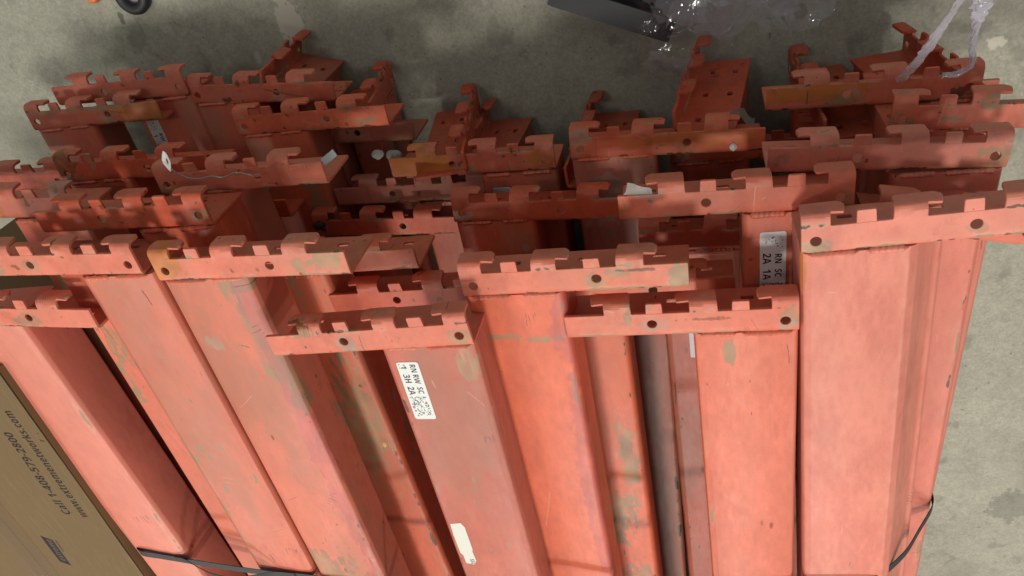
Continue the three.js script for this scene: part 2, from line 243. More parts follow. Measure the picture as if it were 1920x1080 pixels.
const BEAMS = {
  // ---- top of the bundle, nearest the eye
  K: { wear: 0.72, p: [0.918, 0.530, -0.420], cy: -4.3, by: 0.8, W: 0.092, off: 0.026, T: 0.072, paint: { base: 'salmon', fade: 0.5, bare: 0.1 }, tube: { base: 'pink', fade: 0.55, bare: 0.0, dust: 0.1, scr: 5 }, label: 'pale salmon rack beam right beside the cardboard box, its connector cut by the left edge' },
  J: { step: [0.056, 0.024], off: -0.0085, W: 0.096, p: [0.600, 0.520, -0.373], cy: -3.1, by: -0.8, mir: 1, W: 0.096, off: -0.0085, paint: { base: 'salmon', fade: 0.5, bare: 0.1, marks: [['bare', 0.19, 0.085, 0.01, 0.012]] }, tube: { base: 'salmon', fade: 0.45, bare: 0.4, dust: 0.5, scr: 16 }, label: 'salmon rack beam with clean full connector, second beam in from the cardboard box' },
  F: { W: 0.106, p: [0.583, 0.522, -0.382], cy: -1.7, by: -0.9, paint: { base: 'salmon', fade: 0.6, bare: 0.25, marks: [['ochre', 0.008, 0.095, 0.02, 0.03, 0.7], ['bare', 0.2, 0.09, 0.02, 0.012, 0.75], ['bare', 0.175, 0.085, 0.012, 0.01, 0.7]] }, tube: { base: 'salmon', fade: 0.5, bare: 0.54, dust: 0.6, scr: 22, marks: [['bare', 0.04, 0.56, 0.05, 0.09, 0.7], ['grey', 0.03, 0.09, 0.012, 0.012, 0.5], ['violet', 0.1, 0.2, 0.012, 0.5, 0.35]] }, label: 'rack beam with yellowed first hook and grey worn patches on its salmon connector' },
  G: { p: [0.557, 0.420, -0.453], cy: -0.1, by: 0.8, paint: { base: 'orange', fade: 0.4, bare: 0.1 }, tube: { base: 'orange', fade: 0.2, bare: 0.55, dust: 0.5, marks: [['bare', 0.07, 0.25, 0.025, 0.1, 0.8], ['yellow', 0.09, 0.3, 0.0028, 0.004, 1]] }, label: 'orange rack beam with grey scraped top, sunk left of the beam with two paper labels' },
  H: { p: [0.230, 0.420, -0.511], cy: 0.4, by: 0.2, mir: 1, paint: { base: 'brick', fade: 0.2, bare: 0.1 }, label: 'dull red connector just above the labelled beam, half hidden by its right neighbour' },
  I: { p: [0.232, 0.554, -0.461], cy: 1.7, by: -0.5, mir: 1, paint: { base: 'salmon', fade: 0.4, bare: 0.3, marks: [['rust', 0.19, 0.11, 0.016, 0.012, 0.8], ['bare', 0.185, 0.1, 0.012, 0.008, 0.7]] }, tube: { base: 'dull', fade: 0.45, bare: 0.08, dust: 0.6, scr: 10, marks: [['bare', 0.02, 0.03, 0.015, 0.02, 0.7]] }, label: 'dusty dull red rack beam carrying two white paper labels' },
  C: { wear: 0.75, p: [0.250, 0.507, -0.435], cy: -0.5, by: -0.7, paint: { base: 'salmon', fade: 0.4, bare: 0.05, rust: 0.2, marks: [['bare', 0.224, 0.086, 0.012, 0.016, 0.9], ['bare', 0.155, 0.09, 0.012, 0.006, 0.8], ['dark', 0.175, 0.094, 0.02, 0.0015, 0.6]] }, tube: { base: 'orange', fade: 0.25, bare: 0.0, dust: 0.05, scr: 7, rust: 0, marks: [['bare', 0.03, 0.055, 0.02, 0.003, 0.8], ['bare', 0.08, 0.06, 0.026, 0.003, 0.8], ['pale', 0.012, 0.12, 0.008, 0.008, 0.8], ['pale', 0.01, 0.37, 0.005, 0.02, 0.8], ['pale', 0.01, 0.47, 0.006, 0.012, 0.8], ['violet', 0.105, 0.4, 0.012, 0.5, 0.4]] }, label: 'bright orange rack beam with a bare worn corner at the right end of its connector' },
  D: { wear: 0.6, W: 0.1, p: [-0.079, 0.508, -0.495], cy: -0.1, by: 0.1, mir: 1, paint: { base: 'salmon', fade: 0.4, bare: 0.0, rust: 0.15, marks: [['bare', 0.163, 0.098, 0.007, 0.022, 0.85], ['bare', 0.008, 0.09, 0.012, 0.01, 0.6], ['bare', 0.146, 0.11, 0.008, 0.008, 0.5], ['rust', 0.09, 0.09, 0.02, 0.002, 0.7]] }, tube: { base: 'salmon', fade: 0.45, bare: 0, dust: 0.1, scr: 4, rust: 0, marks: [['bare', 0.072, 0.028, 0.006, 0.012, 0.8]] }, label: 'smooth salmon rack beam whose connector reaches lowest, right of the bright orange middle beam' },
  E: { T: 0.08, wear: 0.6, p: [-0.077, 0.507, -0.408], cy: 2.4, by: 1.4, W: 0.095, off: 0.001, step: [0.037, 0.052, 1], paint: { base: 'pink', fade: 0.7, bare: 0, rust: 0.1, marks: [['bare', 0.012, 0.075, 0.009, 0.006, 0.7]] }, tube: { base: 'pink', fade: 0.7, bare: 0, dust: 0.1, rust: 0, scr: 4, marks: [['ochre', 0.005, 0.01, 0.006, 0.03, 0.7]] }, label: 'pale pink rack beam on top at the right, its connector tilted up to the right' },
  II: { wear: 0.85, off: 0.0, p: [-0.150, 0.425, -0.438], cy: -12, by: -0.3, paint: { base: 'salmon', fade: 0.5, bare: 0.2 }, tube: { base: 'pink', fade: 0.5, bare: 0.25, dust: 0.2 }, label: 'pink rack beam under the tilted pink one, its connector sticking out to the right' },
  JJ: { p: [0.205, 0.420, -0.516], cy: -0.3, by: -0.4, paint: { base: 'orange', fade: 0.3, bare: 0.2 }, tube: { base: 'orange', fade: 0.2, bare: 0.5, dust: 0.4, marks: [['bare', 0.09, 0.26, 0.012, 0.05, 0.85], ['bare', 0.06, 0.4, 0.03, 0.06, 0.85], ['bare', 0.08, 0.55, 0.03, 0.06, 0.8]] }, label: 'orange rack beam with grey patches, lower down beside the bright orange middle beam' },
  // ---- middle layers
  M: { p: [0.661, 0.370, -0.352], cy: -1.6, paint: { base: 'salmon', fade: 0.3, bare: 0.15, marks: [['bare', 0.006, 0.078, 0.014, 0.006, 0.7], ['bare', 0.1, 0.072, 0.01, 0.004, 0.8]] }, label: 'salmon connector with the white wire on it, above the yellow-hooked one' },
  N: { p: [0.535, 0.460, -0.352], cy: -2.2, mir: 1, paint: { base: 'red', fade: 0.25, bare: 0.2, marks: [['bare', 0.012, 0.085, 0.014, 0.008, 0.7]] }, label: 'plain red connector directly above the second beam from the box' },
  P: { p: [0.758, 0.410, -0.351], cy: -3.7, mir: 1, paint: { base: 'salmon', fade: 0.4, bare: 0.35, marks: [['grey', 0.01, 0.12, 0.02, 0.02, 0.5], ['ochre', 0.11, 0.085, 0.006, 0.02, 0.8]] }, label: 'pale connector with a grey last hook at the left edge' },
  R: { p: [0.854, 0.313, -0.346], cy: -2.7, paint: { base: 'red', fade: 0.3, bare: 0.35, rust: 0.9, marks: [['rust', 0.01, 0.1, 0.02, 0.025, 0.7]] }, label: 'red connector with rust-pitted first hook, left of the one with the white wire' },
  Q: { p: [0.862, 0.300, -0.362], cy: -3, mir: 1, paint: { base: 'brick', fade: 0.3, bare: 0.2 }, label: 'brick red connector lowest at the left picture edge' },
  BB: { p: [0.316, 0.310, -0.459], cy: -3.5, paint: { base: 'red', fade: 0.2, bare: 0.15, rust: 0.3 }, label: 'red connector in the middle tucked under the half-shaded salmon one' },
  CC: { p: [-0.137, 0.423, -0.413], cy: -1.5, mir: 1, paint: { base: 'salmon', fade: 0.35, bare: 0.0, rust: 0.25, marks: [['grey', 0.196, 0.1, 0.022, 0.006, 0.5], ['ochre', 0.224, 0.085, 0.004, 0.01, 0.8]] }, label: 'salmon connector half shaded by the tilted pink one, grey barcode label on its tube' },
  DD: { p: [0.162, 0.268, -0.407], cy: -3.1, paint: { base: 'orange', fade: 0.1, bare: 0.2, rust: 0.3, marks: [['ochre', 0.15, 0.09, 0.09, 0.01, 0.5], ['grey', 0.01, 0.1, 0.016, 0.01, 0.6]] }, tube: { base: 'dusty', fade: 0.3, bare: 0.45, dust: 0.7, marks: [['grey', 0.04, 0.06, 0.05, 0.03, 0.6]] }, label: 'orange connector with a strip of torn clear tape on its right end' },
  EE: { p: [-0.288, 0.359, -0.418], cy: -4.4, by: -1.2, mir: 1, paint: { base: 'pink', fade: 0.5, bare: 0.0, rust: 0.15, marks: [['bare', 0.014, 0.088, 0.014, 0.007, 0.7], ['bare', 0.222, 0.085, 0.014, 0.006, 0.5]] }, tube: { base: 'pink', fade: 0.4, bare: 0.2, dust: 0.3 }, label: 'large pink connector at the right, just above the tilted one' },
  FF: { p: [-0.299, 0.225, -0.401], cy: -2.6, mir: 1, paint: { base: 'salmon', fade: 0.2, bare: 0.3, rust: 0.5, marks: [['ochre', 0.19, 0.088, 0.06, 0.012, 0.7], ['bare', 0.15, 0.075, 0.016, 0.008, 0.7], ['dark', 0.02, 0.08, 0.018, 0.006, 0.6]] }, label: 'connector with an orange-yellow lower edge, topmost full one under the twisted film strands' },
  GG: { p: [-0.190, 0.290, -0.400], cy: -5.0, paint: { base: 'salmon', fade: 0.4, bare: 0.5, rust: 0.7, marks: [['bare', 0.06, 0.085, 0.014, 0.006, 0.9], ['bare', 0.1, 0.1, 0.012, 0.01, 0.8]] }, label: 'chipped connector running off the right picture edge' },
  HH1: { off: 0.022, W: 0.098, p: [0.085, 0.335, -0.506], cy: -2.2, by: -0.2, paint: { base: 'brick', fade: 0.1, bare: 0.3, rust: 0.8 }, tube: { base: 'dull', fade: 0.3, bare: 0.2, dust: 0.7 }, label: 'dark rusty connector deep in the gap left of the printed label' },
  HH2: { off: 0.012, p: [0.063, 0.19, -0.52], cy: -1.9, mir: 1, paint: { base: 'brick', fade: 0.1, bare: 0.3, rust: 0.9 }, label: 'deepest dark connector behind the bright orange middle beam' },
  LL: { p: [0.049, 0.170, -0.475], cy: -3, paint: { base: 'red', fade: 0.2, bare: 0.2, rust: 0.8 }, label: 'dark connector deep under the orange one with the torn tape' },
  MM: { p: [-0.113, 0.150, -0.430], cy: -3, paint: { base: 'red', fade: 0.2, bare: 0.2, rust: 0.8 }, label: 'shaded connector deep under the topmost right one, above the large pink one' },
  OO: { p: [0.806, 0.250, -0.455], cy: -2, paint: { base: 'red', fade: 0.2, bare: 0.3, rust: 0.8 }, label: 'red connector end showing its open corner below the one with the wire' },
  // ---- lower layers
  S: { p: [0.722, 0.156, -0.299], cy: -2.8, mir: 1, paint: { base: 'salmon', fade: 0.3, bare: 0.3, rust: 0.5 }, label: 'topmost connector at the left, clear against the floor with flared hooks' },
  T: { p: [0.990, 0.184, -0.312], cy: -2.1, paint: { base: 'salmon', fade: 0.4, bare: 0.3, rust: 0.9, marks: [['ochre', 0.2, 0.085, 0.05, 0.016, 0.6], ['bare', 0.12, 0.098, 0.09, 0.004, 0.6]] }, label: 'rust-edged connector farthest left, its rounded end over the floor' },
  U: { p: [0.730, 0.150, -0.315], cy: -5.7, paint: { base: 'salmon', fade: 0.3, bare: 0.1, marks: [['dark', 0.06, 0.077, 0.008, 0.003, 0.7]] }, label: 'salmon connector at the top left, below the dusty plate' },
  W: { p: [0.639, 0.202, -0.352], cy: -2.5, paint: { base: 'orange', fade: 0.05, bare: 0.2, dust: 0.1, marks: [['bare', 0.19, 0.08, 0.016, 0.006, 0.6], ['bare', 0.17, 0.1, 0.012, 0.006, 0.6]] }, label: 'vivid orange connector behind the white scrap of plastic' },
  X: { p: [0.636, 0.135, -0.401], cy: -3.7, paint: { base: 'dusty', fade: 0.5, bare: 0.3, dust: 0.6 }, label: 'dusty grey-pink connector under the vivid orange one' },
  Y: { p: [0.188, 0.231, -0.437], cy: -2.8, mir: 1, paint: { base: 'salmon', fade: 0.35, bare: 0.1, rust: 0.5, marks: [['ochre', 0.195, 0.09, 0.05, 0.035, 0.95], ['ochre', 0.02, 0.085, 0.02, 0.014, 0.6], ['bare', 0.22, 0.11, 0.012, 0.01, 0.9]] }, label: 'connector with a yellow-brown left third and pink rest' },
  Z: { p: [0.301, 0.197, -0.489], cy: -2.4, mir: 1, paint: { base: 'dusty', fade: 0.4, bare: 0.2, dust: 0.6 }, label: 'dull pink connector under the yellow-brown one' },
  AA: { p: [0.570, 0.220, -0.517], cy: -3.1, paint: { base: 'brick', fade: 0.2, bare: 0.3, dust: 0.5 }, label: 'brown-red connector with a black clump on its first hook' },
  // ---- beams standing on edge on the floor
  a: { W: 0.085, nh: 2, by: -18, p: [0.612, 0.004, -0.306], cy: 0, roll: -90, paint: { base: 'brick', fade: 0.05, bare: 0.2, dust: 0.8 }, label: 'upright connector with a dusty plate pointing up beside the white floor mark' },
  b: { W: 0.085, nh: 2, p: [0.466, 0.010, -0.372], cy: 0, roll: 96, mir: 1, paint: { base: 'red', fade: 0.05, bare: 0.2 }, label: 'upright connector with curled hooks at the end of the vivid orange one' },
  c: { p: [0.338, 0.010, -0.425], cy: 0, roll: 98, mir: 1, paint: { base: 'red', fade: 0.05, bare: 0.2 }, label: 'tall upright connector showing two hook loops in the middle of the floor edge' },
  d: { W: 0.085, nh: 2, p: [0.331, 0.004, -0.455], cy: 0, roll: -94, paint: { base: 'brick', fade: 0.05, bare: 0.2 }, label: 'low upright connector with a dark slotted plate above the yellow-brown one' },
  e: { p: [0.164, 0.004, -0.463], cy: 0, roll: -94, paint: { base: 'brick', fade: 0.05, bare: 0.2 }, label: 'upright connector with dark slotted plate left of the large clean plate' },
  f: { p: [0.004, 0.020, -0.396], cy: 0, roll: -98, paint: { base: 'red', fade: 0.0, bare: 0.05, dust: 0.1 }, label: 'upright connector with a large clean red slotted plate under the clear film' },
  g: { p: [-0.118, 0.010, -0.430], cy: 0, roll: -86, paint: { base: 'brick', fade: 0.05, bare: 0.1 }, label: 'upright connector with two thin hooks left of the film strand' },
  h: { p: [-0.266, 0.020, -0.414], cy: 0, roll: 100, mir: 1, paint: { base: 'red', fade: 0.0, bare: 0.05 }, label: 'upright connector with a dark slotted plate beneath the twisted film strands' },
};
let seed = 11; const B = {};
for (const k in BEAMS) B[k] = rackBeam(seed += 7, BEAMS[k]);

// ------------------------------------------------------------------ paper labels on the tubes
function sticker(key, u, z, wid, len, lines, opt = {}) {
  const cw = 512, ch = Math.round(512 * wid / len), cv = document.createElement('canvas'); cv.width = cw; cv.height = ch;
  const x = cv.getContext('2d'), r = rng(lines.length * 91 + Math.round(len * 1e4)); x.fillStyle = opt.bg || '#d9d9d6'; x.fillRect(0, 0, cw, ch);
  x.fillStyle = '#17171a';
  for (const [t, px, py, fs] of lines) { x.font = `bold ${fs * ch}px sans-serif`; x.fillText(t, px * cw, py * ch); }
  for (const [x0, y0, x1, y1, n, s] of opt.smear || []) for (let i = 0; i < n; i++) { x.globalAlpha = 0.4 + 0.6 * r(); x.fillRect((x0 + (x1 - x0) * r()) * cw, (y0 + (y1 - y0) * r()) * ch, s * (0.5 + r() * 2), s * (0.5 + r() * 1.5)); }
  x.globalAlpha = 1;
  for (let i = 0; i < 220; i++) { x.globalAlpha = 0.25; x.fillStyle = r() < 0.6 ? '#c9c6c0' : '#a8907f'; x.fillRect(r() * cw, r() * ch, 1 + r() * 5, 1 + r() * 4); }
  const tex = new THREE.CanvasTexture(cv); tex.colorSpace = THREE.SRGBColorSpace;
  const rad = wid * 0.13; let sh;
  if (opt.torn) sh = new THREE.Shape(opt.torn.map(([a, b]) => new THREE.Vector2(a * len, b * wid)));
  else sh = rounded([[0, 0, rad], [len, 0, rad], [len, wid, rad], [0, wid, rad]]);
  const g0 = new THREE.ExtrudeGeometry(sh, { depth: 0.0002, bevelEnabled: false, curveSegments: 6 }), p = g0.attributes.position, uv = g0.attributes.uv;
  const s = B[key], sx = BEAMS[key].mir ? 1 : -1, x0 = sx * u;
  for (let i = 0; i < p.count; i++) { const a = p.getX(i), b = p.getY(i); uv.setXY(i, a / len, b / wid); p.setXYZ(i, x0 - b + (opt.skew || 0) * a, -0.0028 + p.getZ(i), z - a); }
  g0.computeVertexNormals();
  const m = mesh('paper_label', g0, new THREE.MeshStandardMaterial({ map: tex, roughness: 0.6, side: THREE.DoubleSide }), s); m.userData.label = opt.label; return m;
}
sticker('I', 0.093, -0.021, 0.0245, 0.083, [['RN', 0.03, 0.42, 0.36], ['RW', 0.2, 0.42, 0.36], ['SC', 0.42, 0.42, 0.36], ['1', 0.06, 0.84, 0.36], ['3H', 0.2, 0.86, 0.42], ['2A', 0.41, 0.86, 0.42]], { smear: [[0.58, 0.12, 0.93, 0.88, 150, 5], [0.02, 0.6, 0.14, 0.9, 20, 3]], label: 'white printed paper label' });
sticker('I', 0.098, -0.285, 0.019, 0.085, [['SSC', 0.86, 0.45, 0.4]], { bg: '#d3d0c6', torn: [[0.03, 0.05], [0.3, 0], [0.72, 0.04], [0.78, 0.18], [0.97, 0.2], [1, 0.75], [0.9, 0.98], [0.68, 0.92], [0.62, 0.99], [0.1, 0.98], [0, 0.8]], label: 'torn blank paper label' });
sticker('CC', 0.088, -0.022, 0.026, 0.088, [['RN', 0.3, 0.42, 0.36], ['SC', 0.52, 0.42, 0.36], ['2A', 0.29, 0.88, 0.44], ['1A', 0.52, 0.88, 0.44]], { bg: '#dedfdf', smear: [[0.05, 0.1, 0.2, 0.8, 30, 4], [0.72, 0.12, 0.97, 0.9, 260, 4]], label: 'grey printed paper label with a barcode' });
sticker('S', 0.095, -0.028, 0.022, 0.08, [['RW', 0.3, 0.45, 0.4], ['SC', 0.52, 0.45, 0.4], ['1', 0.32, 0.9, 0.42], ['2A', 0.52, 0.9, 0.42]], { bg: '#bfc0bf', smear: [[0.02, 0.1, 0.24, 0.9, 60, 4]] });
sticker('HH1', 0.052, -0.12, 0.018, 0.05, [['T', 0.4, 0.6, 0.4]], { bg: '#cfccd2' });
sticker('HH1', 0.075, -0.33, 0.008, 0.055, [], { bg: '#a9aaab' });

// ------------------------------------------------------------------ concrete floor
{
  const W = 1900, H = 1500, mw = 2.6, mh = 2.05, d = new Uint8Array(W * H * 4), r = rng(5), X0 = -1.0, Z0 = -1.75;
  // kind, x, z, rx, rz, strength (matter on the floor: spilt paint, oil, damp)
  const spots = [['pale', 0.614, -0.252, 0.026, 0.036, 0.95], ['pale', -0.383, -0.424, 0.014, 0.01, 0.75], ['oil', -0.545, -1.38, 0.04, 0.05, 0.32], ['pale', 0.69, -0.3, 0.006, 0.011, 0.5], ['pale', 0.83, -0.23, 0.01, 0.012, 0.35], ['oil', 0.9, -0.21, 0.006, 0.012, 0.7], ['oil', 0.98, -0.4, 0.02, 0.012, 0.25], ['oil', -0.56, -1.02, 0.02, 0.014, 0.3]];
  const C = { pale: [196, 190, 176], oil: [86, 84, 78] };
  for (let j = 0; j < H; j++) for (let i = 0; i < W; i++) {
    const x = X0 + (i + 0.5) / W * mw, z = Z0 + (j + 0.5) / H * mh;
    const n1 = fb4(x * 3.1 + 20, z * 3.1 + 50), n2 = fb4(x * 13 + 3, z * 11 + 8), n3 = fb2(x * 90, z * 90), n4 = fb2(x * 330, z * 330);
    const k = 1 + 0.13 * (n1 - 0.5) + 0.1 * (n2 - 0.5) + 0.1 * (n3 - 0.5) + 0.17 * (n4 - 0.5) + 0.09 * (r() - 0.5);
    let R = 157 * k, G = 155 * k, Bc = 140 * k;
    const mix = (c, t) => { R += (c[0] - R) * t; G += (c[1] - G) * t; Bc += (c[2] - Bc) * t; };
    mix([128, 123, 108], 0.32 * sst(0.5, 0.7, fb4(x * 6 + 70, z * 5 + 31)));
    mix([74, 72, 66], 0.7 * sst(0.84, 0.88, fb2(x * 210 + 6, z * 210 + 2) * 0.85 + n1 * 0.15)); mix([112, 109, 98], 0.4 * sst(0.66, 0.8, fb4(x * 24 + 44, z * 20 + 2)));
    mix([186, 180, 164], 0.7 * sst(0.85, 0.89, fb2(x * 240 + 60, z * 240 + 21)));
    
    for (const m of spots) { const dx = (x - m[1]) / m[3], dz = (z - m[2]) / m[4]; if (dx * dx + dz * dz > 3.2) continue; const e = Math.hypot(dx, dz) + 1.0 * (fb4(x * 60, z * 60) - 0.5) + 0.6 * (fb2(x * 210, z * 210) - 0.5); mix(C[m[0]], m[5] * sst(1.0, 0.86, e)); }
    const p = (j * W + i) * 4; d[p] = R; d[p + 1] = G; d[p + 2] = Bc; d[p + 3] = 255;
  }
  const tex = dataTex(d, W, H, true, THREE.MirroredRepeatWrapping);
  const g = new THREE.PlaneGeometry(30, 30); g.rotateX(-Math.PI / 2); const p = g.attributes.position, uv = g.attributes.uv;
  for (let i = 0; i < p.count; i++) uv.setXY(i, (p.getX(i) - X0) / mw, (p.getZ(i) - Z0) / mh);
  const f = mesh('concrete_floor', g, new THREE.MeshStandardMaterial({ map: tex, roughness: 0.72, bumpMap: paintBump, bumpScale: 0.0004 })); f.userData.kind = 'structure'; f.userData.label = 'grey concrete floor, worn and speckled';
}

// ------------------------------------------------------------------ cardboard carton beside the bundle
const BOXY = 0.538;
{
  const LB = 0.87, WD = 0.3, CW = 2048, CH = 706, cv = document.createElement('canvas'); cv.width = CW; cv.height = CH;
  const x = cv.getContext('2d'), r = rng(31);
  x.fillStyle = '#6d573a'; x.fillRect(0, 0, CW, CH);
  for (let i = 0; i < 2600; i++) { x.globalAlpha = 0.05 + 0.09 * r(); x.fillStyle = r() < 0.5 ? '#6d5430' : '#b3945f'; x.fillRect(r() * CW, r() * CH, 10 + r() * 120, 1 + r() * 2); }
  for (let i = 0; i < 700; i++) { x.globalAlpha = 0.25 * r(); x.fillStyle = '#5c4626'; x.fillRect(r() * CW, r() * CH, 1 + r() * 3, 1 + r() * 3); }
  // canvas x runs toward the eye (+z), canvas up runs away from the beams (+x)
  const px = (z) => (z + 0.84) / LB * CW, py = (q) => CH - q / WD * CH;   // z along the carton from its near end
  x.globalAlpha = 0.95; x.fillStyle = '#15110c';
  x.font = 'bold 44px sans-serif'; x.fillText('www.extremenetworks.com', px(-0.262), py(0.0245), 520);
  x.font = 'bold 47px sans-serif'; x.fillText('Call 1-408-579-2800', px(-0.258), py(0.0515), 410);
  x.font = 'bold 28px sans-serif'; x.fillText('.', px(-0.085), py(0.006)); x.fillText('r', px(-0.1), py(0.005));
  // oval-ended emblem with light lettering
  x.save(); x.translate(px(-0.354), py(0.135)); x.globalAlpha = 0.88; x.fillStyle = '#1d1720'; x.beginPath(); x.moveTo(-86, 20); x.lineTo(-64, -20); x.lineTo(88, -22); x.lineTo(66, 20); x.closePath(); x.fill();
  x.fillStyle = '#6d573a'; x.font = 'italic bold 34px sans-serif'; x.fillText('extreme', -62, 11, 128); x.fillStyle = '#1d1720'; x.font = 'bold 15px sans-serif'; x.fillText('networks', 0, 37, 66); x.restore();
  x.globalAlpha = 0.5; x.fillStyle = '#2e2a2c'; for (let i = 0; i < 60; i++) x.fillRect(px(-0.455) + r() * 60, py(0.045) + r() * 50, 3 + r() * 10, 2 + r() * 6);
  const tex = new THREE.CanvasTexture(cv); tex.colorSpace = THREE.SRGBColorSpace;
  const t = thing('cardboard_carton', [0.868, 0, -0.491], 'brown cardboard carton with black printed lettering, lying along the left of the bundle', 'carton');
  t.rotation.y = -0.049;
  const kraft = new THREE.MeshStandardMaterial({ color: new THREE.Color(0.165, 0.106, 0.045), roughness: 0.85 });
  mesh('carton_body', new THREE.BoxGeometry(WD, BOXY - 0.002, LB).translate(WD / 2, (BOXY - 0.002) / 2, 0.006 - LB / 2), kraft, t);
  const lid = (q0, q1, name) => {
    const g = new THREE.BufferGeometry(), nx = 4, nz = 40, P = [], U = [], I = [];
    for (let k = 0; k <= nz; k++) for (let i = 0; i <= nx; i++) { const q = q0 + (q1 - q0) * i / nx, z = 0.006 - LB + LB * k / nz; const bow = 0.0012 * Math.sin(i / nx * Math.PI) * Math.sin(k * 0.7 + q0 * 60) + 0.0012 * (fb2(q * 20, z * 9 + 40) - 0.5); P.push(q, BOXY + bow, z); U.push(k / nz, q / WD); }
    for (let k = 0; k < nz; k++) for (let i = 0; i < nx; i++) { const a = k * (nx + 1) + i; I.push(a, a + nx + 1, a + 1, a + 1, a + nx + 1, a + nx + 2); }
    g.setAttribute('position', new THREE.Float32BufferAttribute(P, 3)); g.setAttribute('uv', new THREE.Float32BufferAttribute(U, 2)); g.setIndex(I); g.computeVertexNormals();
    return mesh(name, g, new THREE.MeshStandardMaterial({ map: tex, roughness: 0.92, bumpMap: paintBump, bumpScale: 0.0008, side: THREE.DoubleSide }), t);
  };
  lid(0, 0.1917, 'top_flap'); lid(0.1923, WD, 'top_flap');
  // clear packing tape over the seam
  const g = new THREE.PlaneGeometry(0.052, LB, 8, 90); g.rotateX(-Math.PI / 2); const p = g.attributes.position;
  for (let i = 0; i < p.count; i++) p.setY(i, 0.0022 + 0.0007 * fb4(p.getX(i) * 60, p.getZ(i) * 20)); g.computeVertexNormals(); g.translate(0.192, BOXY, 0.006 - LB / 2);
  mesh('packing_tape', g, new THREE.MeshPhysicalMaterial({ color: new THREE.Color(0.95, 0.9, 0.8), transmission: 1, thickness: 0, roughness: 0.22, ior: 1.45, side: THREE.DoubleSide }), t);
  const w = thing('white_carton', [1.275, 0, -0.98], 'white carton beyond the brown one in the bottom left corner', 'carton');
  mesh('carton_body', new THREE.BoxGeometry(0.16, 0.52, 0.5).translate(0, 0.26, 0), new THREE.MeshStandardMaterial({ color: new THREE.Color(0.75, 0.74, 0.72), roughness: 0.6 }), w);
  mesh('top_flap', new THREE.BoxGeometry(0.156, 0.003, 0.496).translate(0, 0.5225, 0), new THREE.MeshStandardMaterial({ color: new THREE.Color(0.78, 0.77, 0.75), roughness: 0.6 }), w);
}

// ------------------------------------------------------------------ black strapping round the bundle
function ribbon(path, wid, th, twist = () => 0, n = 160) {
  const c = new THREE.CatmullRomCurve3(path.map((q) => new THREE.Vector3(...q)), false, 'centripetal'), P = [], I = [];
  for (let i = 0; i <= n; i++) {
    const t = i / n, o = c.getPoint(t), d = c.getTangent(t), a = twist(t); let w = new THREE.Vector3(0, 0, 1).addScaledVector(d, -d.z).normalize(); const nn = new THREE.Vector3().crossVectors(d, w);
    const ww = w.clone().multiplyScalar(Math.cos(a)).addScaledVector(nn, Math.sin(a)), n2 = new THREE.Vector3().crossVectors(d, ww);
    for (const [x, y] of [[-1, -1], [1, -1], [1, 1], [-1, 1]]) { const v = o.clone().addScaledVector(ww, x * wid / 2).addScaledVector(n2, y * th / 2); P.push(v.x, v.y, v.z); }
    if (i < n) for (let k = 0; k < 4; k++) { const b = i * 4, e = (k + 1) % 4; I.push(b + k, b + 4 + k, b + e, b + e, b + 4 + k, b + 4 + e); }
  }
  const g = new THREE.BufferGeometry(); g.setAttribute('position', new THREE.Float32BufferAttribute(P, 3)); g.setIndex(I); g.computeVertexNormals(); return toCreasedNormals(g, 0.6);
}
{
  const m = new THREE.MeshStandardMaterial({ color: new THREE.Color(0.02, 0.021, 0.022), roughness: 0.6 });
  const t = thing('plastic_strap', [0, 0, 0], 'black plastic strap tied across the beams at the bottom of the picture', 'strap');
  mesh('strap_band', ribbon([[0.879, 0.46, -0.866], [0.8785, 0.523, -0.866], [0.872, 0.5306, -0.8665], [0.84, 0.531, -0.874], [0.8075, 0.5303, -0.8815], [0.75, 0.5262, -0.9], [0.687, 0.5217, -0.917], [0.6, 0.5214, -0.925], [0.578, 0.523, -0.928], [0.482, 0.523, -0.935], [0.43, 0.54, -0.94], [0.33, 0.5555, -0.943], [0.235, 0.555, -0.94], [0.15, 0.53, -0.93], [0.05, 0.5105, -0.92], [-0.07, 0.5085, -0.905], [-0.163, 0.508, -0.897], [-0.174, 0.5045, -0.894], [-0.2115, 0.4765, -0.879], [-0.232, 0.4508, -0.8673], [-0.2505, 0.4262, -0.8562], [-0.2535, 0.418, -0.854], [-0.2537, 0.39, -0.853], [-0.254, 0.34, -0.85]], 0.0125, 0.0009, undefined, 420), m, t);
  mesh('loose_strap_end', ribbon([[0.812, 0.532, -0.878], [0.795, 0.533, -0.878], [0.768, 0.543, -0.878], [0.738, 0.551, -0.884], [0.712, 0.55, -0.894], [0.688, 0.54, -0.905], [0.66, 0.5255, -0.916], [0.63, 0.5232, -0.921]], 0.0105, 0.0009, (q) => 0.25 * Math.sin(q * 5), 140), m, t);
}

